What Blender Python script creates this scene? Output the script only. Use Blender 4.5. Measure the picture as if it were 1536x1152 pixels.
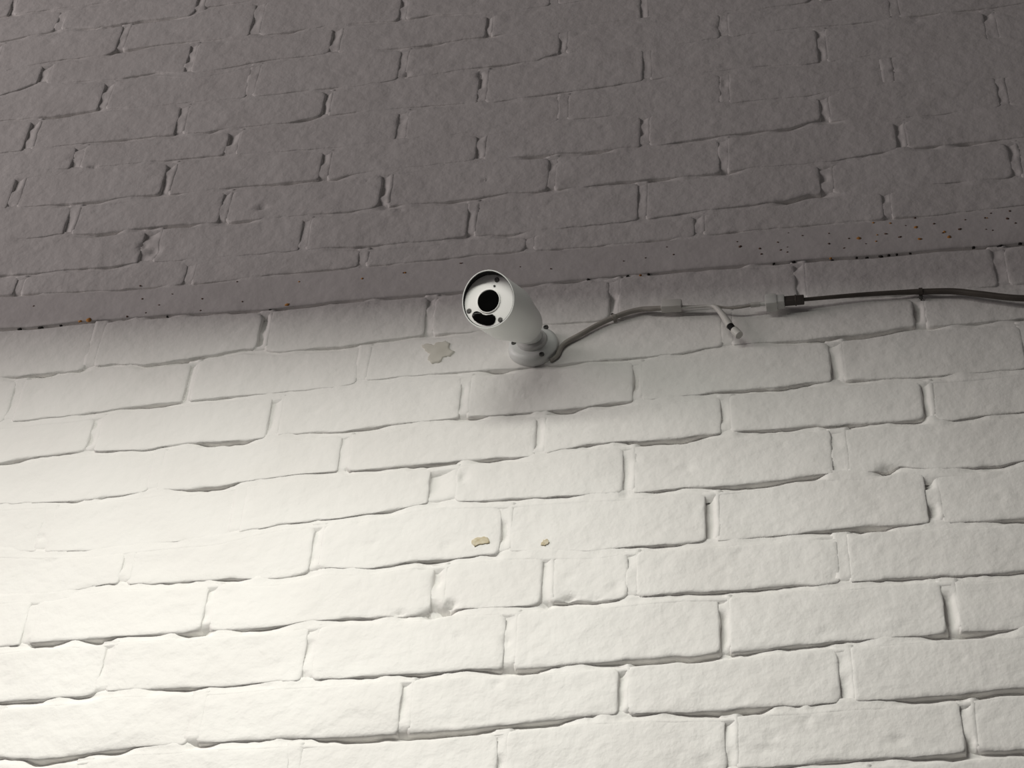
import bpy, bmesh, math
import numpy as np
from mathutils import Vector, Matrix

for o in list(bpy.data.objects):
    bpy.data.objects.remove(o, do_unlink=True)
scene = bpy.context.scene
COL = scene.collection
rng = np.random.default_rng(7)

# ------------------------------------------------------------------ camera
# Wall coordinates in mm: u to the right, v up from eye level, o out of the wall.
EYE = 1600.0
FPX, PITCH, YAW, ROLL, DIST = 3107.26, 0.818059, 0.225600, 0.0754184, 1626.05
def _rot(a, b, c):
    ca, sa, cb, sb, cc, sc = math.cos(a), math.sin(a), math.cos(b), math.sin(b), math.cos(c), math.sin(c)
    Rx = np.array([[1, 0, 0], [0, ca, -sa], [0, sa, ca]])
    Ry = np.array([[cb, 0, sb], [0, 1, 0], [-sb, 0, cb]])
    Rz = np.array([[cc, -sc, 0], [sc, cc, 0], [0, 0, 1]])
    return Ry @ Rx @ Rz
RC = _rot(PITCH, YAW, ROLL)
TO_BL = np.array([[1, 0, 0], [0, 0, -1], [0, 1, 0]])          # (u,v,o) -> Blender (x,y,z)
def bl(p):
    """wall mm (u,v,o) -> Blender metres"""
    return Vector((p[0] / 1000.0, -p[2] / 1000.0, (p[1] + EYE) / 1000.0))
def P(x, y, o=0.0):
    """surveyed photo position at distance o (mm) in front of the wall -> (u,v,o)"""
    r = RC @ np.array([(x - 768) / FPX, -(y - 576) / FPX, -1.0])
    t = (o - DIST) / r[2]
    q = r * t
    return np.array([q[0], q[1], o])
def PX(p):
    q = RC.T @ (np.asarray(p, float) - np.array([0, 0, DIST]))
    return 768 + FPX * q[0] / -q[2], 576 - FPX * q[1] / -q[2]

cam_data = bpy.data.cameras.new('view_camera')
cam_data.sensor_width = 36.0
cam_data.lens = FPX * 36.0 / 1536.0
cam_data.clip_start = 0.01
cam_ob = bpy.data.objects.new('view_camera', cam_data)
COL.objects.link(cam_ob)
Rb = TO_BL @ RC
m4 = Matrix(((*Rb[0], 0), (*Rb[1], 0), (*Rb[2], 0), (0, 0, 0, 1)))
cam_ob.matrix_world = Matrix.Translation(bl((0, 0, DIST))) @ m4
scene.camera = cam_ob

# ------------------------------------------------------------------ light
world = bpy.data.worlds.new('room_ambient')
scene.world = world
world.use_nodes = True
bg = world.node_tree.nodes['Background']
bg.inputs['Color'].default_value = (0.98, 0.90, 0.90, 1)
bg.inputs['Strength'].default_value = 0.05

def area(name, loc, aim, size, size_y, energy, color, spread=math.pi):
    d = bpy.data.lights.new(name, 'AREA')
    d.shape = 'RECTANGLE'; d.size = size; d.size_y = size_y
    d.energy = energy; d.color = color; d.spread = spread
    ob = bpy.data.objects.new(name, d); COL.objects.link(ob)
    ob.location = loc
    ob.rotation_euler = (Vector(aim) - Vector(loc)).to_track_quat('-Z', 'Y').to_euler()
    return ob
# shaded tube lamp hanging above and left of the view, shining straight down
lamp = area('hanging_lamp_light', bl((-730, 1965, 905)), bl((-730, 1000, 905)), 1.08, 0.40, 28.2, (1.0, 0.992, 0.915))
lamp.rotation_euler = (0.0, 0.07, 0)
# daylight of the room's window, far to the left
area('window_light', bl((-3900, 2600, 1700)), bl((-400, 1900, 0)), 1.6, 1.6, 48.0, (1.0, 0.89, 0.885))

scene.view_settings.view_transform = 'Standard'
scene.view_settings.look = 'None'
scene.view_settings.exposure = 0.0
scene.view_settings.gamma = 1.0
scene.view_settings.use_curve_mapping = False

# ------------------------------------------------------------------ materials
def principled(name, color, rough=0.5, metal=0.0, spec=0.5):
    m = bpy.data.materials.new(name); m.use_nodes = True
    b = m.node_tree.nodes['Principled BSDF']
    b.inputs['Base Color'].default_value = (*color, 1)
    b.inputs['Roughness'].default_value = rough
    b.inputs['Metallic'].default_value = metal
    b.inputs['Specular IOR Level'].default_value = spec
    return m
def add_variation(m, c1, c2, scale, bump=0.0, bscale=200.0, bdist=0.001, detail=4.0):
    nt = m.node_tree; N = nt.nodes; L = nt.links; b = N['Principled BSDF']
    geo = N.new('ShaderNodeNewGeometry')
    n = N.new('ShaderNodeTexNoise'); n.inputs['Scale'].default_value = scale; n.inputs['Detail'].default_value = detail
    L.new(geo.outputs['Position'], n.inputs['Vector'])
    r = N.new('ShaderNodeValToRGB')
    r.color_ramp.elements[0].position = 0.3; r.color_ramp.elements[1].position = 0.7
    r.color_ramp.elements[0].color = (*c1, 1); r.color_ramp.elements[1].color = (*c2, 1)
    L.new(n.outputs['Fac'], r.inputs['Fac']); L.new(r.outputs['Color'], b.inputs['Base Color'])
    if bump > 0:
        n2 = N.new('ShaderNodeTexNoise'); n2.inputs['Scale'].default_value = bscale; n2.inputs['Detail'].default_value = 5.0
        L.new(geo.outputs['Position'], n2.inputs['Vector'])
        bp = N.new('ShaderNodeBump'); bp.inputs['Strength'].default_value = bump; bp.inputs['Distance'].default_value = bdist
        L.new(n2.outputs['Fac'], bp.inputs['Height']); L.new(bp.outputs['Normal'], b.inputs['Normal'])
    return m
M_PAINT = add_variation(principled('white_wall_paint', (0.78, 0.77, 0.74), 0.55, 0, 0.35),
                        (0.755, 0.74, 0.715), (0.80, 0.79, 0.765), 9.0, 0.7, 75.0, 0.0022)
M_STEEL = add_variation(principled('painted_steel', (0.72, 0.70, 0.67), 0.5, 0, 0.4),
                        (0.70, 0.68, 0.66), (0.76, 0.745, 0.725), 14.0, 0.5, 70.0, 0.002)
M_RUST = add_variation(principled('orange_rust', (0.30, 0.12, 0.03), 0.8), (0.75, 0.36, 0.07), (0.42, 0.18, 0.05), 160.0)
M_RUSTD = add_variation(principled('dark_rust', (0.10, 0.05, 0.03), 0.8), (0.20, 0.12, 0.08), (0.10, 0.055, 0.04), 160.0)
M_HOLE = principled('crack_hole_black', (0.02, 0.018, 0.016), 0.9)  # black colour stands in for the darkness inside crack holes
M_BARE = add_variation(principled('bare_plaster', (0.55, 0.53, 0.46), 0.85), (0.54, 0.52, 0.46), (0.62, 0.60, 0.54), 60.0)
M_STAIN = add_variation(principled('yellow_brown_stain', (0.45, 0.36, 0.2), 0.7), (0.42, 0.34, 0.19), (0.66, 0.61, 0.48), 150.0)
M_SHELL = add_variation(principled('white_enamel', (0.74, 0.75, 0.73), 0.38, 0, 0.5), (0.64, 0.655, 0.64), (0.68, 0.695, 0.68), 20.0)
M_FACE = principled('white_plastic_face', (0.86, 0.86, 0.84), 0.45)
M_BLACK = principled('matte_black', (0.006, 0.006, 0.006), 0.75, 0, 0.2)  # near-black; puts the shade inside the hood into the colour
M_GLASS = principled('black_lens_glass', (0.003, 0.003, 0.003), 0.12, 0, 0.08)
M_SCREW = principled('dark_screw', (0.09, 0.09, 0.085), 0.45, 0.6)
M_JOINT = principled('grey_joint', (0.50, 0.50, 0.49), 0.45)
M_WIRE = add_variation(principled('pale_grey_cable', (0.42, 0.40, 0.37), 0.55), (0.27, 0.25, 0.225), (0.33, 0.31, 0.28), 90.0)
M_WIREW = principled('off_white_cable', (0.55, 0.54, 0.51), 0.5)
M_CLEAR = principled('milky_plastic', (0.80, 0.81, 0.78), 0.3)
M_CLEAR.node_tree.nodes['Principled BSDF'].inputs['Transmission Weight'].default_value = 0.35
M_CABLE = add_variation(principled('dark_grey_cable', (0.13, 0.115, 0.10), 0.55), (0.06, 0.05, 0.042), (0.08, 0.068, 0.056), 90.0)
M_PLUG = principled('dark_brown_plug', (0.045, 0.036, 0.03), 0.45)

# ------------------------------------------------------------------ helpers
def link(name, me, mat, parent=None, smooth=True):
    ob = bpy.data.objects.new(name, me); COL.objects.link(ob)
    if mat is not None: me.materials.append(mat)
    if smooth: me.polygons.foreach_set('use_smooth', np.ones(len(me.polygons), bool))
    if parent is not None:
        ob.parent = parent
    return ob
def mesh_from(name, verts, faces):
    me = bpy.data.meshes.new(name); me.from_pydata([tuple(v) for v in verts], [], faces); me.update()
    return me
def tag(o, label=None, cat=None, group=None, kind=None):
    if label: o['label'] = label
    if cat: o['category'] = cat
    if group: o['group'] = group
    if kind: o['kind'] = kind
    return o
def _hash(ix, iy, seed):
    h = (ix.astype(np.int64) * 374761393 + iy.astype(np.int64) * 668265263 + seed * 1442695041) & 0x7fffffff
    h = ((h ^ (h >> 13)) * 1274126177) & 0x7fffffff
    return ((h ^ (h >> 16)) & 0xffff) / 65535.0
def vnoise(x, y, seed=0):
    x = np.asarray(x, float); y = np.asarray(y, float)
    ix, iy = np.floor(x), np.floor(y); fx, fy = x - ix, y - iy
    fx = fx * fx * (3 - 2 * fx); fy = fy * fy * (3 - 2 * fy)
    a = _hash(ix, iy, seed); b = _hash(ix + 1, iy, seed); c = _hash(ix, iy + 1, seed); d = _hash(ix + 1, iy + 1, seed)
    return (a * (1 - fx) + b * fx) * (1 - fy) + (c * (1 - fx) + d * fx) * fy - 0.5

# ------------------------------------------------------------------ survey of the brickwork
# every bed joint as (photo x, photo y, how open the joint is 0..1)
LOW = {
 0: [(0,1238,.4),(512,1199,.4),(1000,1162,.5),(1250,1143,.3),(1367,1136,.6),(1480,1126,.9),(1536,1124,.9)],
 1: [(0,1136,.8),(57,1140,.9),(110,1133,.7),(163,1125,.8),(200,1120,.3),(270,1118,.2),(290,1115,.6),(367,1111,.6),(430,1108,.9),(512,1105,1),(602,1100,.8),(640,1097,1),(679,1095,1),(779,1085,.9),(879,1074,.8),(930,1071,.5),(1024,1068,.4),(1084,1066,.8),(1134,1061,1),(1207,1058,.9),(1260,1053,.2),(1320,1050,.2),(1357,1048,.7),(1441,1041,.9),(1500,1034,.7),(1536,1031,1)],
 2: [(0,1053,.6),(133,1043,.5),(160,1036,.2),(200,1034,.3),(240,1033,.6),(347,1028,.4),(400,1024,.1),(460,1020,.2),(512,1017,.3),(532,1016,.6),(612,1011,.7),(662,1009,.6),(700,1004,.3),(762,1003,.7),(805,1000,.9),(850,997,.5),(912,993,.7),(1012,983,1),(1035,984,.9),(1090,979,.8),(1134,975,1),(1191,968,.7),(1274,961,.5),(1330,957,.2),(1357,955,.4),(1400,951,.8),(1441,948,.9),(1510,946,.5),(1536,943,.2)],
 3: [(0,971,.2),(40,966,.3),(50,963,.7),(100,961,.8),(150,958,.9),(190,954,.3),(230,952,.6),(267,950,.9),(307,944,.9),(330,946,.2),(367,944,.6),(427,938,.3),(470,932,.1),(512,928,.5),(550,926,.4),(590,925,.1),(640,921,.7),(680,912,.6),(720,912,.1),(795,907,.4),(850,899,.8),(905,901,.5),(950,896,.3),(1024,888,.4),(1100,885,.5),(1150,880,.8),(1191,876,.9),(1230,878,.4),(1290,872,.3),(1324,868,.6),(1424,863,.9),(1480,862,.3),(1507,859,.6),(1536,855,.5)],
 4: [(0,895,.05),(80,890,.05),(165,875,.4),(210,875,.2),(250,874,.6),(350,866,.6),(385,868,.0),(430,866,.4),(467,858,.5),(490,852,.1),(560,852,.2),(629,840,.5),(672,838,.6),(720,832,.2),(745,831,.5),(765,827,.3),(800,826,.0),(900,826,.1),(940,820,.4),(1024,816,.5),(1057,811,.4),(1100,808,.1),(1157,803,.3),(1231,796,.8),(1301,789,1),(1357,787,.5),(1390,784,.3),(1441,783,.7),(1480,781,.6),(1536,776,.9)],
 5: [(0,825,.05),(70,828,.2),(133,826,.2),(200,818,.1),(260,812,.2),(333,805,.1),(417,787,.2),(512,776,.3),(592,765,.5),(640,754,.5),(680,752,.3),(770,749,.4),(862,743,.4),(900,741,.1),(979,737,.5),(1024,731,.4),(1074,730,.7),(1141,722,.9),(1224,712,.8),(1245,710,.0),(1300,709,.1),(1324,705,.8),(1350,699,.3),(1400,704,.1),(1441,703,.4),(1501,697,.8),(1536,690,.6)],
 6: [(0,756,.2),(100,752,.3),(135,748,.9),(150,746,.9),(213,738,.4),(240,734,.0),(280,734,.5),(310,730,.9),(340,727,.7),(370,722,.1),(433,713,.2),(512,705,.3),(550,704,.4),(612,698,.9),(679,692,.9),(745,685,.6),(802,684,.2),(829,677,.4),(879,667,.7),(920,663,.2),(945,662,.7),(1024,657,.9),(1057,651,.6),(1100,648,.1),(1141,644,.8),(1174,642,.9),(1230,638,.6),(1267,636,.9),(1384,629,.7),(1400,627,.1),(1427,630,.5),(1474,622,.6),(1536,617,.3)],
 7: [(0,694,.4),(20,690,.6),(100,679,.6),(143,676,.4),(213,674,.5),(280,664,.3),(300,662,.8),(367,659,.8),(400,655,.1),(433,651,.4),(512,646,.3),(549,641,.5),(639,631,.3),(699,624,.6),(779,619,.9),(862,612,.8),(929,602,.6),(960,600,.1),(1024,594,.4),(1091,586,.5),(1157,581,.6),(1211,573,.7),(1240,571,.2),(1277,569,.6),(1357,566,.4),(1457,559,.3),(1536,551,.3)],
 8: [(0,634,.2),(117,622,.3),(193,609,.5),(237,604,.7),(280,602,.3),(333,596,.4),(429,587,.3),(512,580,.2),(545,571,.2),(695,557,.4),(745,554,.7),(795,551,.6),(879,542,.4),(1024,530,.4),(1057,522,.4),(1110,516,.3),(1191,511,.7),(1257,504,.8),(1307,499,.8),(1357,490,.6),(1424,487,.6),(1536,477,.5)],
 9: [(0,566,.8),(117,554,.8),(140,549,.3),(167,545,.5),(217,547,.5),(283,537,.7),(367,523,.6),(417,527,.4),(512,519,.6),(572,509,.6),(642,501,.5),(695,499,.4),(820,486,.3),(906,479,.3),(1024,467,.3),(1150,452,.3),(1384,440,.3),(1536,425,.2)],
}
LINTEL_BOT = [(0,492,1),(57,489,1),(133,481,1),(250,472,.9),(400,463,.9),(512,451,.7),(600,444,.6),(700,436,.7),(882,417,.6),(1024,404,.6),(1130,396,.6),(1190,391,1),(1320,382,.9),(1420,372,.7),(1500,367,1),(1536,363,.9)]
LINTEL_TOP = [(0,443,.6),(90,438,.7),(180,434,.6),(333,421,.4),(420,410,.4),(512,402,.6),(620,393,.4),(719,381,.6),(900,367,.6),(1024,356,.6),(1141,343,.6),(1264,333,.5),(1407,322,.5),(1536,307,.5)]
UPP = {
 1: [(0,412,.7),(50,409,.7),(100,404,.5),(167,399,.6),(200,394,.3),(350,384,.3),(500,371,.4),(560,368,.7),(640,361,.6),(710,352,.7),(770,350,.6),(800,346,.3),(940,332,.4),(1024,320,.5),(1057,315,.6),(1141,305,.8),(1180,300,1),(1215,290,1),(1274,288,.2),(1407,275,.4),(1536,265,.4)],
 2: [(0,362,.4),(93,350,.5),(143,350,.9),(247,337,1),(340,332,.7),(512,318,.6),(560,312,.5),(590,307,.8),(640,303,.8),(720,296,.6),(760,290,.4),(800,287,.7),(880,279,.6),(930,271,.9),(1024,264,.6),(1091,257,.8),(1150,250,.2),(1237,243,.3),(1280,235,.5),(1320,229,.8),(1357,223,.4),(1441,213,.9),(1507,208,.4),(1536,205,.3)],
 3: [(0,313,.2),(63,307,.5),(143,302,.8),(207,293,.7),(300,287,.4),(350,280,.7),(400,275,.8),(500,267,.7),(540,260,.5),(620,250,.3),(695,242,.4),(760,236,.5),(790,234,.9),(869,227,.9),(979,218,.4),(1024,211,.5),(1091,202,.6),(1184,192,.7),(1224,181,.8),(1280,180,.2),(1357,176,.3),(1536,156,.2)],
 4: [(0,266,.2),(70,255,.3),(117,253,.4),(300,234,.5),(417,227,.3),(512,220,.6),(600,210,.2),(695,200,.2),(802,185,.2),(875,177,.4),(1024,162,.1),(1130,150,.3),(1210,143,.4),(1250,136,.3),(1350,125,.2),(1536,105,.1)],
 5: [(0,229,.4),(100,217,.5),(163,210,.7),(233,203,.7),(310,197,.7),(350,191,.4),(433,183,.5),(480,173,.7),(545,167,.4),(639,157,.5),(745,152,.3),(839,138,.5),(870,135,.5),(979,118,.4),(1024,112,.1),(1154,98,.3),(1204,97,.3),(1350,76,.1),(1536,55,.1)],
 6: [(0,180,.7),(50,176,.6),(83,173,.8),(150,163,.7),(200,162,.2),(283,153,.3),(400,143,.4),(483,132,.5),(540,128,.2),(655,110,.4),(702,103,.6),(745,98,.5),(805,90,.6),(832,80,.6),(870,78,.1),(1024,65,.1),(1151,47,.3),(1200,42,.3),(1281,35,.4),(1324,30,.4),(1374,23,.5),(1477,12,.5),(1536,3,.4)],
 7: [(0,143,.4),(25,135,.6),(50,125,.6),(90,124,.2),(180,117,.6),(233,107,.6),(280,110,.2),(317,106,.5),(400,90,.4),(480,81,.4),(560,75,.2),(612,70,.7),(672,62,.6),(732,53,.6),(800,46,.1),(1024,22,.1),(1141,12,.4),(1211,2,.5),(1536,-38,.3)],
 8: [(0,107,.2),(93,88,.4),(160,82,.3),(175,75,.8),(260,63,.9),(350,56,.3),(417,50,.6),(473,41,.7),(512,36,.3),(599,30,.6),(645,22,.5),(745,18,.3),(1024,-20,.2),(1536,-78,.3)],
 9: [(0,62,.5),(97,43,.5),(145,40,1),(213,30,1),(283,23,.6),(310,10,.5),(380,0,.2),(512,-12,.2),(1024,-62,.2),(1536,-115,.2)],
}
# upright joints of each course: photo x, openness, width mm
JL = {
 0: [(118,.3,9),(438,.2,9),(752,.6,8),(1096,.7,9),(1452,1,10)],
 1: [(-13,.3,9),(295,.05,9),(608,.5,9),(934,.8,9),(1268,.6,12)],
 2: [(160,.4,9),(465,.5,9),(765,.3,10),(1086,1,9),(1425,1,12)],
 3: [(46,.4,9),(315,.5,9),(657,.9,12),(820,.5,9),(948,.3,8),(1265,.1,9)],
 4: [(190,.3,9),(475,.5,9),(758,.8,9),(1066,1,11),(1398,1,12)],
 5: [(70,.1,9),(359,.05,9),(664,.8,30),(942,.6,10),(1258,.3,14)],
 6: [(-36,.2,9),(235,.05,9),(517,.3,10),(810,.5,9),(1088,.5,10),(1390,1,9)],
 7: [(143,.7,10),(412,.5,12),(697,.4,9),(955,.9,8),(1254,1,13)],
 8: [(23,.2,9),(286,.7,8),(545,.1,9),(810,.3,9),(1090,.1,9),(1378,1,12)],
 9: [(143,.1,9),(396,.9,10),(645,.4,9),(921,.7,10),(1200,.6,10),(1500,.3,12)],
}
JU = {
 0: [(30,.4,9),(285,.3,9),(545,.4,9),(795,.4,9),(1048,.5,9),(1330,.6,8)],
 1: [(-27,.5,9),(225,.9,20),(458,.5,9),(708,.5,9),(963,.4,9),(1238,1,14),(1521,.8,9)],
 2: [(108,.9,12),(338,.6,9),(578,1,10),(828,.7,8),(1085,.4,9),(1350,.8,10)],
 3: [(25,.8,12),(253,.8,11),(488,.9,10),(721,.7,10),(967,.7,10),(1236,.9,10),(1502,.5,9)],
 4: [(118,.8,13),(350,1,15),(603,.4,12),(845,.1,9),(1087,.3,9),(1330,.1,9)],
 5: [(48,.9,12),(273,.6,10),(491,.9,9),(724,.7,10),(970,.4,9),(1232,.6,10),(1485,.8,12)],
 6: [(160,.8,12),(380,.2,9),(605,.3,9),(845,.5,9),(1085,.4,10),(1340,.2,9)],
 7: [(68,.8,14),(287,.7,9),(504,.8,12),(734,.8,8),(966,.6,9),(1220,.5,12),(1460,.3,9)],
 8: [(185,.5,9),(387,.7,13),(607,.7,9),(832,.4,9),(1060,.4,9),(1290,.4,9),(1530,.4,9)],
 9: [(93,.7,9),(302,.8,12),(525,.5,9),(742,.5,9),(965,.5,9),(1190,.5,9),(1420,.5,9)],
}
VU, VL, UU, UL, PW, PH = 2002.67, 1206.31, -1118.26, -794.15, 225.0, 75.0
UMIN, UMAX = -2500.0, 1500.0
LOW_MIN, UPP_MAX = -8, 16

class Bed:
    """a bed joint: v(u) and openness s(u)"""
    def __init__(self, pts=None, v=None, seed=0):
        if pts:
            w = np.array([P(x, y)[:2] for x, y, s in pts]); s = [q[2] for q in pts]
            self.u = np.concatenate([[w[0, 0] - 400], w[:, 0], [w[-1, 0] + 400]])
            self.v = np.concatenate([[w[0, 1]], w[:, 1], [w[-1, 1]]])
            self.s = np.array([.4] + s + [.4])
        else:
            self.u = np.linspace(UMIN - 50, UMAX + 50, 30)
            r = np.random.default_rng(100 + seed)
            self.v = v + r.uniform(-2, 2, 30); self.s = r.uniform(.1, .9, 30)
    def V(self, u): return np.interp(u, self.u, self.v)
    def S(self, u): return np.interp(u, self.u, self.s)

beds_low = {k: (Bed(LOW[k]) if k in LOW else Bed(None, VL + k * PH, k)) for k in range(LOW_MIN, 10)}
bed_lb = Bed(LINTEL_BOT); bed_lt = Bed(LINTEL_TOP)
beds_upp = {k: (Bed(UPP[k]) if k in UPP else Bed(None, VU + k * PH, 40 + k)) for k in range(1, UPP_MAX + 1)}

def row_joints(fam, k, bot, top):
    """full list of (u, s, w) of upright joints along one course"""
    J = (JL if fam == 'l' else JU).get(k, [])
    out = []
    for x, s, w in J:
        u = P(x, 576)[0]
        for _ in range(4):                                   # settle on the course's mid height
            v = 0.5 * (float(bot.V(u)) + float(top.V(u)))
            lo_, hi_ = -3000.0, 3000.0
            for _ in range(40):
                mid = 0.5 * (lo_ + hi_)
                if PX((mid, v, 0))[0] < x: lo_ = mid
                else: hi_ = mid
            u = 0.5 * (lo_ + hi_)
        out.append((u, s, w))
    r = np.random.default_rng(300 + k + (50 if fam == 'u' else 0))
    if fam == 'l': base = UL - (PW / 2 if k % 2 else 0)
    else: base = UU - (0 if k % 2 else PW / 2)
    for i in range(-12, 14):
        u = base + i * PW + r.uniform(-6, 6)
        if UMIN < u < UMAX and all(abs(u - q[0]) > 120 for q in out):
            out.append((u, r.uniform(.2, .9), r.uniform(8, 11)))
    return sorted(out)

# dents, chips and pits in the painted surface: photo x, y, half sizes mm, depth mm
PITS = [(392,311,8,5,6),(664,915,11,6,14),(648,920,13,5,12),(676,906,6,6,9),(62,806,6,5,4),(672,818,4,4,4),(853,896,7,4,6),(600,920,5,4,5),
        (472,615,9,5,2.5),(1330,702,10,4,5),(727,270,3,3,4),(940,740,7,8,4),(745,1025,5,6,3.5),(695,716,5,9,5),
        (605,925,4,3,4),(520,705,3,3,4),(1402,646,3,3,4),(45,1094,2.5,2.5,5),(271,895,2.5,3,4),(340,841,4,2,3),
        (1345,1110,12,4,3),(1160,1105,6,4,3),(1030,700,6,6,3),(1098,500,3,3,2),(230,375,9,9,6),(215,368,8,7,5),(140,250,5,4,5),
        (535,15,6,3,3),(535,110,5,4,3),(600,182,7,7,3),(870,50,5,4,3),(1080,40,8,9,3),(1340,105,4,4,3),(1362,105,4,4,4),
        (1087,125,6,9,3),(1010,190,4,3,2),(905,190,4,3,2),(535,272,3,3,3),(548,272,3,3,3),(600,315,3,3,3),(330,365,2.5,2.5,4),
        (720,112,4,5,6),(610,112,5,6,4),(965,150,4,3,2),(1090,855,4,4,1.5),(1240,808,14,3,3),(1290,800,8,3,3),(1250,865,5,3,4),
        (560,815,6,3,2),(345,845,10,4,1.5),(820,905,3,8,4),(895,897,5,3,3),(915,885,12,3,2.5),(925,880,5,8,2.5),(1150,1125,16,4,3),
        (1240,1145,18,4,3),(1060,1140,10,5,2.5),(270,915,8,2,2),(1210,1080,5,5,3),(640,850,9,4,3),(655,870,6,14,5),(760,960,5,9,3),
        (690,955,3,3,3),(665,957,4,2,2),(1440,990,3,4,2),(1305,770,3,3,2.5),(1500,750,5,4,3),(895,420,3,3,3),(905,420,3,3,3)]
PITW = [(*P(x, y)[:2], a, b, d) for x, y, a, b, d in PITS]

_r = np.random.default_rng(55)
for _ in range(170):                                          # small scattered dents in the paint
    PITW.append((_r.uniform(-1250, 300), _r.uniform(1180, 2800), _r.uniform(3.5, 11), _r.uniform(3, 6), _r.uniform(.6, 2.2)))

def relief(u, v):
    """slow unevenness of the painted surface, mm out of the wall"""
    return (1.6 * vnoise(u / 95, v / 60, 1) + 1.1 * vnoise(u / 34, v / 26, 2) + 0.7 * vnoise(u / 13, v / 11, 3))
def pits(u, v):
    z = np.zeros_like(u)
    for pu, pv, a, b, d in PITW:
        q = ((u - pu) / a) ** 2 + ((v - pv) / b) ** 2
        z = np.maximum(z, d * np.exp(-q * 1.6))
    return z

def to_bl(u, v, o):
    return np.stack([u / 1000.0, -o / 1000.0, (v + EYE) / 1000.0], -1)
def grid_faces(n, m, off=0, flip=False):
    i, j = np.meshgrid(np.arange(n - 1), np.arange(m - 1), indexing='ij')
    a = (off + i * m + j).ravel()
    f = np.stack([a, a + m, a + m + 1, a + 1], -1)
    return f[:, ::-1] if flip else f
def fast_mesh(name, V, F):
    me = bpy.data.meshes.new(name)
    V = np.ascontiguousarray(V, np.float32); F = np.ascontiguousarray(F, np.int32)
    me.vertices.add(len(V)); me.vertices.foreach_set('co', V.ravel())
    me.loops.add(F.size); me.loops.foreach_set('vertex_index', F.ravel())
    me.polygons.add(len(F)); me.polygons.foreach_set('loop_start', np.arange(0, F.size, F.shape[1], dtype=np.int32))
    try: me.polygons.foreach_set('loop_total', np.full(len(F), F.shape[1], np.int32))
    except Exception: pass
    me.update(calc_edges=True); me.validate()
    return me

# ------------------------------------------------------------------ mortar = body of the wall
MV, MF, moff = [], [], 0
def add_patch(V, F):
    global moff
    MV.append(V.reshape(-1, 3)); MF.append(F + moff); moff += V.reshape(-1, 3).shape[0]
RECESS = 10.0
def ribbon_h(bed, jt, seed, du=4.0, level=0.0, ex=1.35, gain=1.0):
    n = int((UMAX - UMIN) / du)
    u = np.linspace(UMIN, UMAX, n)
    s = gain * np.clip(bed.S(u), 0, 1) ** ex * np.clip(0.78 + 1.3 * vnoise(u / 28, u * 0 + seed, 5) + 0.25 * vnoise(u / 7, u * 0 + seed, 6), .1, 1.3)
    R = RECESS * s
    v0 = bed.V(u)
    prof = [(11, None, -7), (4.5, 1.0, 0), (-0.0, 1.0, 0), (-.3, .92, 0), (-.62, .66, 0), (-.85, .28, 0), (-1.05, .04, 0), ('e', 0, -.35), ('f', None, -6)]
    us, vs, zs = [], [], []
    for a, r, z in prof:
        if a == 'e': dv = -jt - 4.0
        elif a == 'f': dv = -jt - 10
        elif a > 0: dv = a
        else: dv = a * jt
        vv = v0 + dv + (0.7 * vnoise(u / 24, u * 0 + seed * 1.7 + dv, 8) if (r is not None and dv < 0) else 0)
        if a == 'e': vv = vv + 2.5 * vnoise(u / 25, u * 0 + seed * 2.9, 9)
        us.append(u); vs.append(vv)
        zs.append(relief(u, vv) + level + z - (R * r if r is not None else R) - (.8 * pits(u, vv) if r is not None else 0))
    zs[-1] = zs[-1] + R
    V = to_bl(np.array(us), np.array(vs), np.array(zs))
    add_patch(V, grid_faces(len(prof), n))
def ribbon_v(uj, s, w, v0, v1, seed, bed, gain=1.0):
    n = max(8, int((v1 - v0) / 3.5))
    v = np.linspace(v0 - 1, v1 + 4, n)
    R = gain * 6.5 * s ** 1.3 * np.clip(0.7 + 2.0 * vnoise(v / 14, v * 0 + seed, 11), .15, 1.3)
    uc = uj - w / 2 + 2.6 * vnoise(v / 17, v * 0 + seed * 2.1, 12)
    low = np.clip(1 - (v - v0) / 7.0, 0, 1) ** 2                 # sink into the bed joint below
    Rb = RECESS * float(bed.S(uj)) ** 1.35 + 2.5
    hi = np.clip((v - (v1 - 4)) / 8.0, 0, 1)                     # meet the bed joint above
    prof = [(-10, None, -7), (-4, 1, 0), (0, 1, 0), (.3 * w, .88, 0), (.6 * w, .6, 0), (.85 * w, .22, 0), (1.05 * w, .03, 0), (w + 4, 0, -.35), (w + 10, None, -6)]
    us, vs, zs = [], [], []
    for d, r, z in prof:
        uu = uc + d + (0.8 * vnoise(v / 9, v * 0 + seed * 1.3 + d, 13) if (r is not None and d > 0) else 0)
        us.append(uu); vs.append(v)
        dep = R * (1 - .6 * hi) * (r if r is not None else (1 if d < 0 else 0))
        zs.append(relief(uu, v) + z - np.maximum(dep, dep * (1 - low) + Rb * low) - .3 * hi - (.8 * pits(uu, v) if r is not None else 0))
    V = to_bl(np.array(us), np.array(vs), np.array(zs))
    add_patch(V, grid_faces(len(prof), n, flip=True))

JT = 9.0
rows = []       # (family, k, bottom bed, top bed, joint below top bed, joints)
for k in range(LOW_MIN, 10):
    top = beds_low[k + 1] if k < 9 else bed_lb
    rows.append(('l', k, beds_low[k], top, JT if k < 9 else 6.0))
for k in range(0, UPP_MAX):
    bot = bed_lt if k == 0 else beds_upp[k]
    rows.append(('u', k, bot, beds_upp[k + 1], JT))
for i, (fam, k, bot, top, jt) in enumerate(rows):
    ribbon_h(bot, JT if not (fam == 'u' and k == 0) else 4.0, i + 1, ex=1.35 if fam == 'l' else 1.7, gain=1.0 if fam == 'l' else .8)
ribbon_h(bed_lb, 6.0, 77)

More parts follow.
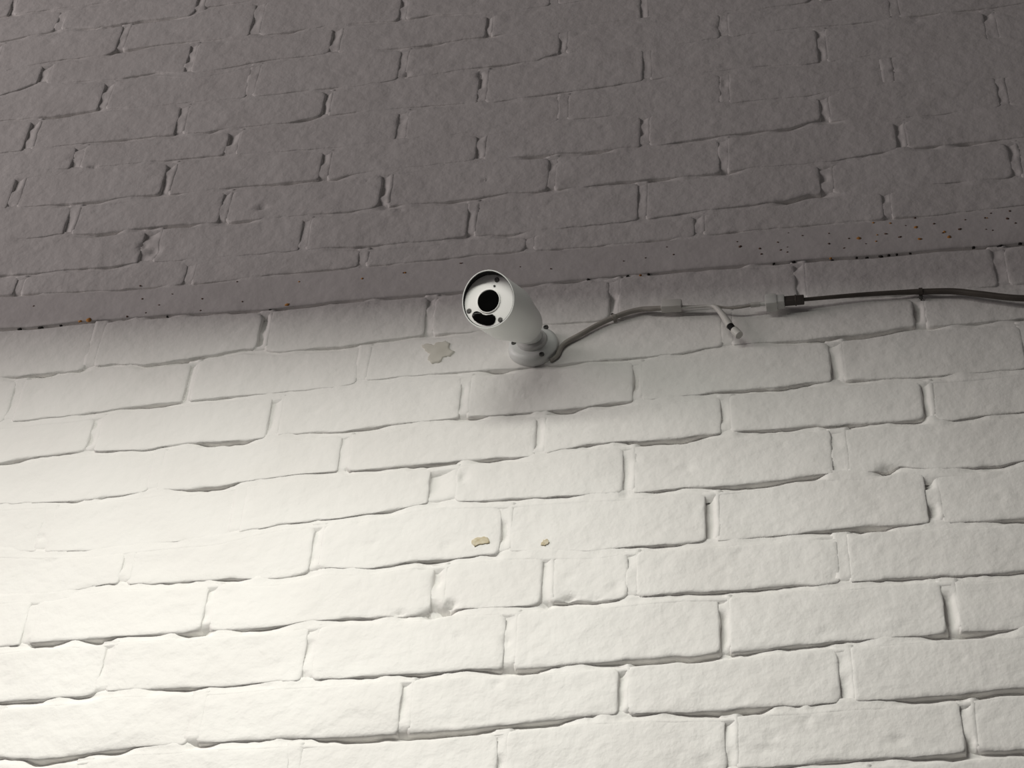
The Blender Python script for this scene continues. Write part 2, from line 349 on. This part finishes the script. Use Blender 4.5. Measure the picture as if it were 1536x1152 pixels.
brick_list = []
for i, (fam, k, bot, top, jt) in enumerate(rows):
    J = row_joints(fam, k, bot, top)
    for j, (u, s, w) in enumerate(J):
        ribbon_v(u, s, w, float(bot.V(u)), float(top.V(u)) - jt, 13 * i + j, bot, 1.0 if fam == 'l' else .6)
    ends = [(UMIN - 5, 0, 9)] + J + [(UMAX + 5, 0, 9)]
    for a, b in zip(ends[:-1], ends[1:]):
        brick_list.append((a[0] + a[2] / 2, b[0] - b[2] / 2, bot, top, jt))
# backing slab behind the joints, down to the floor
def slab(u0, u1, v0, v1, o0, o1):
    c = [(u0, v0), (u1, v0), (u1, v1), (u0, v1)]
    V = np.array([[u / 1000, -o / 1000, (v + EYE) / 1000] for o in (o1, o0) for u, v in c])
    F = np.array([[0, 1, 2, 3], [7, 6, 5, 4], [0, 4, 5, 1], [1, 5, 6, 2], [2, 6, 7, 3], [3, 7, 4, 0]])
    add_patch(V, F)
slab(UMIN - 900, UMAX + 900, -EYE, 3700, -220, -13)
me = fast_mesh('wall_back', np.concatenate(MV), np.concatenate(MF))
wall = link('wall_back', me, M_PAINT)
tag(wall, 'white painted brick wall with recessed mortar joints', 'wall', kind='structure')

# ------------------------------------------------------------------ bricks
def steps(L, target):
    edge = [0, 1.2, 2.8, 5.0]
    n = max(2, int(round((L - 10) / target)))
    mid = list(np.linspace(5.0, L - 5.0, n + 1)[1:-1])
    return np.array(edge + mid + [L - 5.0, L - 2.8, L - 1.2, L])
def brick_arrays(uL, uR, bot, top, jt, seed, fine):
    r = np.random.default_rng(seed)
    L = uR - uL
    tu = steps(L, 5.0 if fine else 16.0)
    um = uL + tu
    hmean = float(np.mean(top.V(um) - jt - bot.V(um)))
    tv = steps(hmean, 5.0 if fine else 14.0) / hmean
    U, T = np.meshgrid(um, tv, indexing='ij')
    wob = 2.2 * vnoise(T * 5, T * 0 + seed * .37, 21)
    wl = (1 - (U - uL) / L)
    U = U + wob * wl + 2.2 * vnoise(T * 5, T * 0 + seed * .71 + 9, 22) * (1 - wl)
    vb = bot.V(U) + 1.6 * vnoise(U / 13, U * 0 + seed, 23); vt = top.V(U) - jt + 0.9 * vnoise(U / 13, U * 0 + seed + 5, 24)
    Vv = vb + (vt - vb) * T
    ex = np.minimum(U - uL, uR - U); ey = np.minimum(Vv - vb, vt - Vv)
    rc = r.uniform(3, 10)
    e = np.minimum(ex, ey)
    cm = (ex < rc) & (ey < rc)
    e = np.where(cm, rc - np.hypot(rc - ex, rc - ey), e)
    e = e + 1.4 * vnoise(U / 9, Vv / 9, 25) * (e < 8)
    openb = np.clip(bot.S(U), 0, 1)
    side = np.where(Vv - vb < vt - Vv, .35 + 1.2 * openb, .55)
    side = np.where(ey > ex, .8, side)
    drop = np.where(e >= 4.5, 0, np.where(e >= 0, side * (1 - np.clip(e, 0, 4.5) / 4.5) ** 2, side + 3.0 * np.clip(-e, 0, 3)))
    tilt = r.uniform(-.3, .3) * (U - (uL + uR) / 2) / 100 + r.uniform(-.3, .3) * (0.5 - T)
    z = r.uniform(-.1, .3) + tilt + relief(U, Vv) - drop - pits(U, Vv)
    n, m = U.shape
    front = to_bl(U, Vv, z).reshape(-1, 3)
    idx = np.arange(n * m).reshape(n, m)
    ring = np.concatenate([idx[:, 0], idx[-1, 1:], idx[-2::-1, -1], idx[0, -2:0:-1]])
    back = front[ring].copy(); back[:, 1] = 0.0135
    F = grid_faces(n, m)
    k = len(ring); a = np.arange(k); b = (a + 1) % k
    S = np.stack([ring[a], n * m + a, n * m + b, ring[b]], -1)
    return np.concatenate([front, back]), np.concatenate([F, S])

stuffV, stuffF, so = [], [], 0
for i, (uL, uR, bot, top, jt) in enumerate(brick_list):
    um = (uL + uR) / 2; v0 = float(bot.V(um)); v1 = float(top.V(um)) - jt
    c = [PX((u, v, 0)) for u in (uL, um, uR) for v in (v0, v1)]
    x0, x1 = min(q[0] for q in c), max(q[0] for q in c); y0, y1 = min(q[1] for q in c), max(q[1] for q in c)
    inside = x1 > -2 and x0 < 1538 and y1 > -2 and y0 < 1154
    V, F = brick_arrays(uL, uR, bot, top, jt, 1000 + i, inside)
    if inside:
        link('brick', fast_mesh('brick', V, F), M_PAINT, wall)
    else:
        stuffV.append(V); stuffF.append(F + so); so += len(V)
ob = link('brick_surround', fast_mesh('brick_surround', np.concatenate(stuffV), np.concatenate(stuffF)), M_PAINT, wall)
tag(ob, kind='stuff')

# ------------------------------------------------------------------ steel lintel band
nL = 620
u = np.linspace(UMIN, UMAX, nL)
tb = bed_lb.V(u) + 1.0 * vnoise(u / 20, u * 0, 31); tt = bed_lt.V(u) - 3.5 + 1.0 * vnoise(u / 20, u * 0 + 4, 32)
tv = np.array([0, .02, .06, .2, .35, .5, .65, .8, .94, .98, 1.0])
U, T = np.meshgrid(u, tv, indexing='ij')
Vv = tb[:, None] + (tt - tb)[:, None] * T
ed = np.minimum(T, 1 - T)
z = 0.5 + 0.9 * relief(U, Vv) - np.where(ed < .05, 1.6 * (1 - ed / .05) ** 2, 0)
front = to_bl(U, Vv, z).reshape(-1, 3)
n, m = U.shape
idx = np.arange(n * m).reshape(n, m)
ring = np.concatenate([idx[:, 0], idx[-1, 1:], idx[-2::-1, -1], idx[0, -2:0:-1]])
back = front[ring].copy(); back[:, 1] = 0.0132
k = len(ring); a = np.arange(k); b = (a + 1) % k
lintel = link('trim_1', fast_mesh('trim_1', np.concatenate([front, back]),
              np.concatenate([grid_faces(n, m), np.stack([ring[a], n * m + a, n * m + b, ring[b]], -1)])), M_STEEL)
tag(lintel, 'flat white painted steel lintel band speckled with rust across the brick wall', 'lintel', kind='structure')

def blister(points, name, mat, parent, zbase, thick=0.6):
    """low irregular flakes: list of (u, v, a, b, angle)"""
    V, F = [], []
    for pu, pv, a, b, ang in points:
        n = 9; o = len(V); r = rng.uniform(.65, 1.2, n)
        z0 = float(relief(np.array(pu), np.array(pv))) * zbase[1] + zbase[0]
        for rr, zz in ((1.0, -1.0), (.85, thick * .7), ):
            for q in range(n):
                t = 2 * math.pi * q / n
                x, y = a * r[q] * rr * math.cos(t), b * r[q] * rr * math.sin(t)
                V.append(bl((pu + x * math.cos(ang) - y * math.sin(ang), pv + x * math.sin(ang) + y * math.cos(ang), z0 + zz)))
        V.append(bl((pu, pv, z0 + thick)))
        for q in range(n):
            q2 = (q + 1) % n
            F.append((o + q, o + q2, o + n + q2, o + n + q)); F.append((o + n + q, o + n + q2, o + 2 * n))
    ob = link(name, mesh_from(name, V, F), mat, parent)
    return ob
def zz3(x, y): return (1100 + x / 3.523, 300 + y / 3.523)
spots_o = [zz3(*q) + (s,) for *q, s in [(663,198,4),(760,180,2),(755,215,2),(985,203,4),(965,140,4.5),(1140,192,3.6),(1115,165,2.6),(740,115,2.4),(830,118,2.6),(515,305,2),(1340,90,1.5)]]
spots_o += [(132,479,6),(430,455,5),(543,417,3),(607,408,2.5),(120,481,4),(448,421,2),(960,411,2.5)]
spots_d = [zz3(*q) + (s,) for *q, s in [(35,243,3.2),(20,217,1.6),(140,253,2.4),(148,281,2.6),(235,220,2),(250,260,2),(285,245,1.6),(285,272,2),(290,170,1.5),(365,185,1.8),(505,172,2),(505,230,2.6),(610,200,2.4),(585,250,2.2),(700,228,1.5),(805,175,3),(880,192,4),(1060,122,2.6),(1108,170,2.4),(1197,150,3.2),(1330,90,2.4),(1360,65,2),(1370,155,2),(1335,150,1.5),(1450,95,2.8),(1460,55,2.4),(1490,120,2),(1225,100,1.6),(960,90,2),(910,130,1.4)]]
spots_d += [(213,447,2.5),(238,456,2),(218,468,2),(303,447,2.2),(363,451,2),(355,421,2),(210,427,2.2),(258,440,1.8),(50,458,2),(605,408,2.2),(692,394,2.5),(780,399,1.8),(826,402,2),(300,464,2),(190,473,2.5),(690,394,2),(968,385,2),(935,390,1.6),(1010,380,2),(1000,369,1.5)]
def spot_world(L, asp=.75):
    out = []
    for x, y, s in L:
        s = s * .8; w = P(x, y, 2); out.append((w[0], w[1], s * rng.uniform(.8, 1.1), s * asp * rng.uniform(.8, 1.3), rng.uniform(-.4, .5)))
    return out
tag(blister(spot_world(spots_o), 'rust_flakes', M_RUST, lintel, (0.6, .9), .5), 'orange rust flakes', kind='stuff')
tag(blister(spot_world(spots_d), 'rust_pits', M_RUSTD, lintel, (0.6, .9), .4), 'dark brown rust pits', kind='stuff')
# black flakes painting the darkness of crack holes under the lintel
hole_spots = [(405,462,4),(882,416,4),(1190,391,4),(1321,382,3.5),(1500,366,6),(1333,380,3),(1345,379,3),(60,489,5),(28,491,5),(90,486,3),(941,411,3),(972,408,3),(1160,393,3),(1460,368,3),(1300,384,3),(1285,384,2.5),(250,472,3),(1530,362,4),(1365,377,2.5),(1248,388,2.5)]
tag(blister(spot_world(hole_spots, .6), 'gap_hole_black', M_HOLE, lintel, (-1.4, .9), 1.5), 'black spots painted as dark crack holes in the gap below', kind='stuff')

# bare and stained spots on the wall
def flat_patch(outline, name, mat, label, o=.55):
    """thin irregular flake following the brick surface"""
    c = np.mean([P(x, y)[:2] for x, y in outline], 0)
    V, F = [], []
    pts = []
    for (x, y), (x2, y2) in zip(outline, outline[1:] + outline[:1]):
        for t in (0, .33, .66):
            pts.append(P(x + (x2 - x) * t + rng.uniform(-1, 1), y + (y2 - y) * t + rng.uniform(-1, 1))[:2])
    n = len(pts)
    for rr, dz in ((1.0, -1.2), (.96, o), (.8, o), (.6, o), (.4, o), (.2, o)):
        for q in pts:
            w = c + (q - c) * rr
            V.append(bl((w[0], w[1], float(relief(np.array(w[0]), np.array(w[1]))) + dz + .5)))
    V.append(bl((c[0], c[1], float(relief(np.array(c[0]), np.array(c[1]))) + o + .5)))
    for l in range(5):
        for q in range(n):
            q2 = (q + 1) % n
            F.append((l * n + q, l * n + q2, (l + 1) * n + q2, (l + 1) * n + q))
    for q in range(n): F.append((5 * n + q, 5 * n + (q + 1) % n, 6 * n))
    me = mesh_from(name, V, F)
    bm = bmesh.new(); bm.from_mesh(me); bmesh.ops.recalc_face_normals(bm, faces=bm.faces); bm.to_mesh(me); bm.free()
    ob = link(name, me, mat, wall); ob['label'] = label
flat_patch([(632,519),(640,516),(650,519),(655,514),(668,513),(677,516),(674,523),(682,529),(676,535),(666,537),(660,545),(648,547),(641,541),(644,533),(638,527)], 'bare_patch', M_BARE, 'beige patch of bare plaster')
flat_patch([(706,814),(712,807),(726,805),(734,808),(735,814),(724,816),(712,820)], 'stain_patch', M_STAIN, 'yellow brown stain')
flat_patch([(811,817),(815,810),(823,809),(824,815),(817,818)], 'stain_patch', M_STAIN, 'yellow brown stain')

# ------------------------------------------------------------------ security camera
def frame_from(axis, up):
    z = Vector(axis).normalized(); x = Vector(up).cross(z).normalized(); y = z.cross(x)
    return Matrix((x, y, z)).transposed()
def lathe(profile, seg=48, fn=None):
    """profile [(r, z)] in mm around local z -> verts, faces (closed at r==0)"""
    V, F = [], []
    rows_ = []
    for r, z in profile:
        if r < 1e-6:
            rows_.append([len(V)]); V.append((0, 0, z))
        else:
            rows_.append(list(range(len(V), len(V) + seg)))
            for q in range(seg):
                t = 2 * math.pi * q / seg
                p = (r * math.cos(t), r * math.sin(t), z)
                V.append(fn(p) if fn else p)
    for A, B in zip(rows_[:-1], rows_[1:]):
        for q in range(seg):
            q2 = (q + 1) % seg
            if len(A) == 1 and len(B) == 1: continue
            if len(A) == 1: F.append((A[0], B[q2], B[q]))
            elif len(B) == 1: F.append((A[q], A[q2], B[0]))
            else: F.append((A[q], A[q2], B[q2], B[q]))
    return V, F
class Thing:
    """an Empty at the base; parts are given in wall mm and stored relative to it"""
    def __init__(self, name, base):
        self.base = bl(base)
        self.root = bpy.data.objects.new(name, None); COL.objects.link(self.root)
        self.root.empty_display_size = 0.05; self.root.location = self.base
    def part(self, name, V, F, mat, parent=None, origin=None, rot=None, sharp=35):
        """V local mm placed by rot at origin (wall mm); without rot V is wall mm"""
        W = []
        for v in V:
            if rot is not None:
                q = rot @ Vector(v) / 1000.0 + bl(origin)
            else: q = bl(v)
            W.append(q - self.base)
        me = mesh_from(name, W, F)
        bm = bmesh.new(); bm.from_mesh(me); bmesh.ops.recalc_face_normals(bm, faces=bm.faces); bm.to_mesh(me); bm.free()
        ob = link(name, me, mat, parent if parent is not None else self.root)
        try: me.set_sharp_from_angle(angle=math.radians(sharp))
        except Exception: pass
        return ob
def tube(path, radii, seg=14, sub=6):
    """smooth tube through wall-mm points"""
    pts = [np.array(p, float) for p in path]
    if isinstance(radii, (int, float)): radii = [radii] * len(pts)
    C, R = [], []
    n = len(pts)
    for i in range(n - 1):
        p0 = pts[max(i - 1, 0)]; p1 = pts[i]; p2 = pts[i + 1]; p3 = pts[min(i + 2, n - 1)]
        for s in range(sub if n > 2 else 1):
            t = s / sub
            C.append(.5 * ((2 * p1) + (p2 - p0) * t + (2 * p0 - 5 * p1 + 4 * p2 - p3) * t * t + (3 * p1 - p0 - 3 * p2 + p3) * t ** 3))
            R.append(radii[i] * (1 - t) + radii[i + 1] * t)
    C.append(pts[-1]); R.append(radii[-1])
    V, F = [], []
    ref = np.array([0.13, 0.2, 1.0])
    for i, c in enumerate(C):
        d = C[min(i + 1, len(C) - 1)] - C[max(i - 1, 0)]; d /= np.linalg.norm(d)
        a = np.cross(d, ref); a /= np.linalg.norm(a); b = np.cross(d, a)
        for q in range(seg):
            t = 2 * math.pi * q / seg
            V.append(c + R[i] * (a * math.cos(t) + b * math.sin(t)))
    for i in range(len(C) - 1):
        for q in range(seg):
            q2 = (q + 1) % seg
            F.append((i * seg + q, i * seg + q2, (i + 1) * seg + q2, (i + 1) * seg + q))
    V.append(C[0]); V.append(C[-1]); k = len(V)
    for q in range(seg):
        q2 = (q + 1) % seg
        F.append((q2, q, k - 2)); F.append(((len(C) - 1) * seg + q, (len(C) - 1) * seg + q2, k - 1))
    return V, F
def rbox(c, ax, up, sx, sy, sz, bev):
    """bevelled box centred at wall-mm c, x along ax, z along up"""
    x = np.array(ax, float); x /= np.linalg.norm(x); z = np.array(up, float); z -= x * (z @ x); z /= np.linalg.norm(z); y = np.cross(z, x)
    bm = bmesh.new(); bmesh.ops.create_cube(bm, size=1)
    for v in bm.verts: v.co = Vector((v.co.x * sx, v.co.y * sy, v.co.z * sz))
    bmesh.ops.bevel(bm, geom=list(bm.edges), offset=bev, segments=2, affect='EDGES', profile=.6)
    V = [np.array(c) + x * v.co.x + y * v.co.y + z * v.co.z for v in bm.verts]
    bm.verts.index_update()
    F = [tuple(v.index for v in f.verts) for f in bm.faces]; bm.free()
    return V, F
def zc(x, y): return (660 + x / 5.236, 380 + y / 5.236)

base_c = P(801, 524, 0)
T = Thing('security_camera', base_c)
tag(T.root, 'white bullet security camera mounted on the brick wall', 'security camera')
WALLROT = frame_from((0, -1, 0), (0, 0, 1))
BASE_T = 13.0
V, F = lathe([(0, -1), (29.5, -1), (30.5, 1), (30.5, 6), (29.6, 9.5), (27, 12), (24, BASE_T), (17, BASE_T + .8), (0, BASE_T + .8)], 56)
mount = T.part('mounting_base', V, F, M_SHELL, None, base_c, WALLROT, 50)

rear_c = P(*zc(668, 562), 50)
face_c = P(*zc(388, 372), 138)
ax = bl(face_c) - bl(rear_c); LEN = ax.length * 1000
axn = ax.normalized()
def on_face(zx, zy, dz=0.0):
    """photo position (enlarged survey) carried onto the face plane -> wall mm"""
    x, y = zc(zx, zy)
    r = RC @ np.array([(x - 768) / FPX, -(y - 576) / FPX, -1.0])
    n = np.array([axn.x, axn.z, -axn.y]); c = face_c + n * dz
    o = np.array([0, 0, DIST])
    t = ((c - o) @ n) / (r @ n)
    return o + r * t
down = bl(on_face(345, 513)) - bl(on_face(388, 372))
BR = frame_from(axn, -down)             # local: y up, z forward
BRI = BR.transposed()
RO = 32.8
def visor(p):
    x, y, z = p
    if z > LEN: z = LEN + (z - LEN) * (0.09 + 1.0 * max(0.0, min(1.0, (y / RO + 1) / 2)) ** 2.2)
    return (x, y, z)
DEP = 12.0
V, F = lathe([(0, -7), (13, -6.5), (19.5, -4), (22.5, 1), (24, 7), (27, 25), (30, 42), (RO - .8, 50), (RO, 56), (RO, LEN * .75), (RO, LEN), (RO, LEN + DEP - .6), (RO - .6, LEN + DEP), (RO - 1.0, LEN + DEP), (RO - 1.3, LEN + DEP - .6), (RO - 1.3, LEN - .5)], 64, visor)
housing = T.part('housing', V, F, M_SHELL, None, rear_c, BR, 40)
V, F = lathe([(RO - 1.35, LEN - .6), (RO - 1.35, LEN + .6), (RO - 1.35, LEN + DEP - .8), (RO - 1.7, LEN + DEP - .8), (RO - 1.7, LEN - .6)], 64, visor)
T.part('hood_shade_lining', V, F, M_BLACK, housing, rear_c, BR, 40)  # added black sleeve, paints the shade on the hood's inner wall
V, F = lathe([(0, LEN), (RO - 3.2, LEN), (RO - 2.0, LEN - .3), (RO - 1.8, LEN - 1.0), (RO - 1.8, LEN - 5), (0, LEN - 5)], 64)
face = T.part('face_plate', V, F, M_FACE, None, rear_c, BR, 40)
def local(pw):
    return BRI @ ((bl(pw) - bl(rear_c)) * 1000)
lc = local(on_face(383, 375))
off = Vector((lc.x, lc.y, 0))
V, F = lathe([(0, LEN + 1.2), (6, LEN + 1.6), (11, LEN + 1.9), (13.0, LEN + 1.5), (13.2, LEN - 1)], 40)
lens = T.part('lens', [Vector(v) + off for v in V], F, M_GLASS, face, rear_c, BR, 40)
V, F = lathe([(13.1, LEN - 1), (13.1, LEN + 1.2), (13.6, LEN + 1.4), (14.3, LEN + 1.0), (14.6, LEN - 1)], 40)
T.part('lens_ring', [Vector(v) + off for v in V], F, M_FACE, face, rear_c, BR, 40)
bean = [(252,496),(258,474),(274,459),(296,456),(318,464),(338,480),(362,487),(390,483),(414,479),(432,492),(438,512),(433,538),(418,556),(392,566),(362,567),(328,559),(296,546),(268,524)]
bl2 = [local(on_face(*q)) for q in bean]
cb = sum(((q.x for q in bl2)), 0.0) / len(bl2), sum(((q.y for q in bl2)), 0.0) / len(bl2)
V, F = [], []; n = len(bl2)
for rr, z in ((1.0, LEN - 1), (1.0, LEN + .8), (.93, LEN + 1.3), (.45, LEN + 1.4)):
    for q in bl2: V.append((cb[0] + (q.x - cb[0]) * rr, cb[1] + (q.y - cb[1]) * rr, z))
V.append((cb[0], cb[1], LEN + 1.4))
for l in range(3):
    for q in range(n): F.append((l * n + q, l * n + (q + 1) % n, (l + 1) * n + (q + 1) % n, (l + 1) * n + q))
for q in range(n): F.append((3 * n + q, 3 * n + (q + 1) % n, 4 * n))
T.part('infrared_window', V, F, M_GLASS, face, rear_c, BR, 40)
for zx, zy, r in ((228,453,3.0),(473,521,2.9),(446,209,2.9),(428,257,1.3)):
    q = local(on_face(zx, zy))
    V, F = lathe([(0, LEN + .3), (r * .45, LEN + .3), (r * .6, LEN + .7), (r, LEN + .5), (r, LEN - 1)], 16)
    T.part('screw' if r > 2 else 'light_sensor', [Vector(v) + Vector((q.x, q.y, 0)) for v in V], F, M_SCREW, face, rear_c, BR, 40)
# swivel joint between base and body
neck0 = base_c + np.array([0, 0, BASE_T]); 
V, F = lathe([(18.5, -1), (18.5, 3), (17.5, 5.5), (14.5, 7), (0, 7)], 40)
T.part('swivel_collar', V, F, M_JOINT, None, neck0, WALLROT, 40)
ball = neck0 + np.array([0, 0, 9.0])
V, F = lathe([(0, -13.5)] + [(13.5 * math.sin(math.pi * q / 12), -13.5 * math.cos(math.pi * q / 12)) for q in range(1, 12)] + [(0, 13.5)], 32)
T.part('swivel_ball', V, F, M_SHELL, None, ball, WALLROT, 60)
nd = rear_c + np.array([axn.x, axn.z, -axn.y]) * 12 - ball
V, F = tube([ball, ball + nd * .5, ball + nd], [12.5, 14, 15.5], 28)
neck = T.part('neck', V, F, M_SHELL, None)
# screws of the mount
for zx, zy in ((580,706),(798,792),(832,580)):
    w = P(*zc(zx, zy), BASE_T)
    V, F = lathe([(0, .4), (1.4, .4), (1.8, 1.2), (3.0, 1.0), (3.2, -1)], 16)
    T.part('screw', V, F, M_SCREW, mount, w, WALLROT, 40)
w = P(*zc(765, 580), 30)
V, F = lathe([(0, 2), (2.2, 2), (2.6, 1.2), (2.6, -8)], 14)
T.part('screw', V, F, M_SCREW, neck, w, WALLROT, 40)

# pigtail of the camera
def PP(L): return [P(x, y, o) for x, y, o in L]
pig = PP([(826,541,4),(836,533,4),(841,522,4),(850,513,4),(870,502,4),(895,488,4),(919,477,4),(940,469,5),(962,464,6),(980,463,8),(996,462,9)])
V, F = tube(pig, [2.2,2.6,2.9,3.1,3.1,3.1,3.1,3.2,3.2,3.1,3.0], 14)
cable = T.part('cable', V, F, M_WIRE, None)
a, b = P(992, 459.5, 11), P(1023, 458, 11)
V, F = rbox((a + b) / 2, b - a, (0, 0, 1), np.linalg.norm(b - a), 13, 11, 2.0)
T.part('splitter', V, F, M_WIREW, cable)
V, F = tube(PP([(1021,460,10),(1040,460,9),(1065,458.5,10),(1085,461,11),(1101,462,12),(1118,460,13),(1129,457.5,13)]), 1.5, 10)
T.part('thin_wire', V, F, M_WIRE, cable)
V, F = tube(PP([(1021,462,11),(1045,460.5,11),(1062,459,12),(1070,459.5,13)]), [1.6,1.6,1.9,2.4], 10)
T.part('power_wire', V, F, M_WIREW, cable)
dc = PP([(1069,459,13),(1075,462,14),(1083,471,15),(1090,481,15),(1095,489,15)])
V, F = tube(dc, [2.4, 3.1, 3.8, 4.4, 4.6], 16)
sock = T.part('power_socket', V, F, M_WIREW, cable)
e0, e1 = P(1095.5, 489, 15), P(1101, 495, 15.5)
V, F = tube([e0, (e0 + e1) / 2, e1], 4.0, 16); T.part('socket_gap', V, F, M_BLACK, sock)
e2 = P(1109, 503, 15.5)
V, F = tube([e1, (e1 + e2) / 2, e2], [4.9, 5.1, 4.9], 18); T.part('socket_end', V, F, M_WIREW, sock)
V, F = tube(PP([(1126,457.5,13),(1132,457,13),(1140,456.5,13)]), [3.2, 3.3, 2.8], 12); T.part('strain_relief', V, F, M_WIREW, cable)
V, F = tube(PP([(1139,456.3,13),(1145,456,13),(1150,455.5,13)]), 2.6, 12); T.part('strain_relief', V, F, M_CLEAR, cable)
a, b = P(1148, 455, 14), P(1166, 453, 14)
V, F = rbox((a + b) / 2, b - a, (0, 0, 1), np.linalg.norm(b - a), 18, 15, 2.5); jack = T.part('network_jack', V, F, M_CLEAR, cable)
a, b = P(1165, 453, 14), P(1177, 452, 14)
V, F = rbox((a + b) / 2, b - a, (0, 0, 1), np.linalg.norm(b - a), 13.5, 12, 1.5); T.part('jack_mouth', V, F, M_CLEAR, jack)

# ------------------------------------------------------------------ dark network cable
start = P(1176, 452, 14)
T2 = Thing('network_cable', start)
tag(T2.root, 'dark grey network cable running right from the camera plug along the wall', 'cable')
path = PP([(1203,449.5,14),(1215,448.5,13),(1250,445.5,11),(1299,441.5,8),(1355,438.5,7),(1382,437.5,7),(1429,437,9),(1469,441,11),(1536,447.5,12)])
path += [path[-1] + np.array([70, -6, 0]), path[-1] + np.array([220, -14, -2]), path[-1] + np.array([480, -20, -4]), np.array([UMAX, path[-1][1] - 22, 7])]
V, F = tube(path, [2.3,2.3,2.5,2.7,3.1,3.5,3.8,3.8,3.8,3.8,3.8,3.8,3.8], 16)
T2.part('cord', V, F, M_CABLE)
a, b = P(1174.5, 452, 14), P(1207, 449.3, 14)
V, F = rbox((a + b) / 2, b - a, (0, 0, 1), np.linalg.norm(b - a) * .96, 9.5, 8.5, 1.2); plug = T2.part('plug', V, F, M_PLUG)
a2 = a + (b - a) * .55; b2 = a + (b - a) * .62
V, F = rbox((a2 + b2) / 2, b - a, (0, 0, 1), 1.6, 10.4, 9.3, .5); T2.part('plug_ridge', V, F, M_CABLE, plug)

# ------------------------------------------------------------------ cable clips
def clip(px, py, o, ang, r, mat, label, tail):
    c = P(px, py, o)
    T3 = Thing('cable_clip', P(px, py, 0)); tag(T3.root, label, 'cable clip', 'clips holding the cables')
    d = np.array([math.cos(ang), math.sin(ang), 0])
    n_ = np.array([-d[1], d[0], 0])
    V, F = [], []
    prof = [(-1, -6), (-1, 0)] + [(math.cos(math.pi - t), math.sin(math.pi - t)) for t in np.linspace(0, math.pi, 9)] + [(1, 0), (1, -6)]
    for rr in (r + 1.2, r - .1):
        for h in (-2.2, 2.2):
            for x, y in prof:
                zz = y * rr if y > 0 else (y if y == 0 else -o)
                V.append(c + d * h + n_ * x * rr + np.array([0, 0, zz]))
    m_ = len(prof)
    for q in range(m_ - 1):
        F.append((q, q + 1, m_ + q + 1, m_ + q)); F.append((2 * m_ + q, 3 * m_ + q, 3 * m_ + q + 1, 2 * m_ + q + 1))
        F.append((q, 2 * m_ + q, 2 * m_ + q + 1, q + 1)); F.append((m_ + q, m_ + q + 1, 3 * m_ + q + 1, 3 * m_ + q))
    T3.part('band', V, F, mat)
    nc = c + n_ * tail
    V, F = lathe([(0, 3), (1.8, 2.6), (2.0, 1.6), (1.0, 1.4), (1.0, -o)], 12)
    T3.part('nail', V, F, M_SCREW, None, np.array([nc[0], nc[1], 3.0]), WALLROT)
clip(1381, 437.6, 7, -.05, 3.6, M_CABLE, 'dark clip holding the dark grey cable near the right edge', -6.5)
clip(921, 476.5, 4, .38, 3.2, M_WIRE, 'pale grey clip holding the camera cable beside the security camera', 5.5)
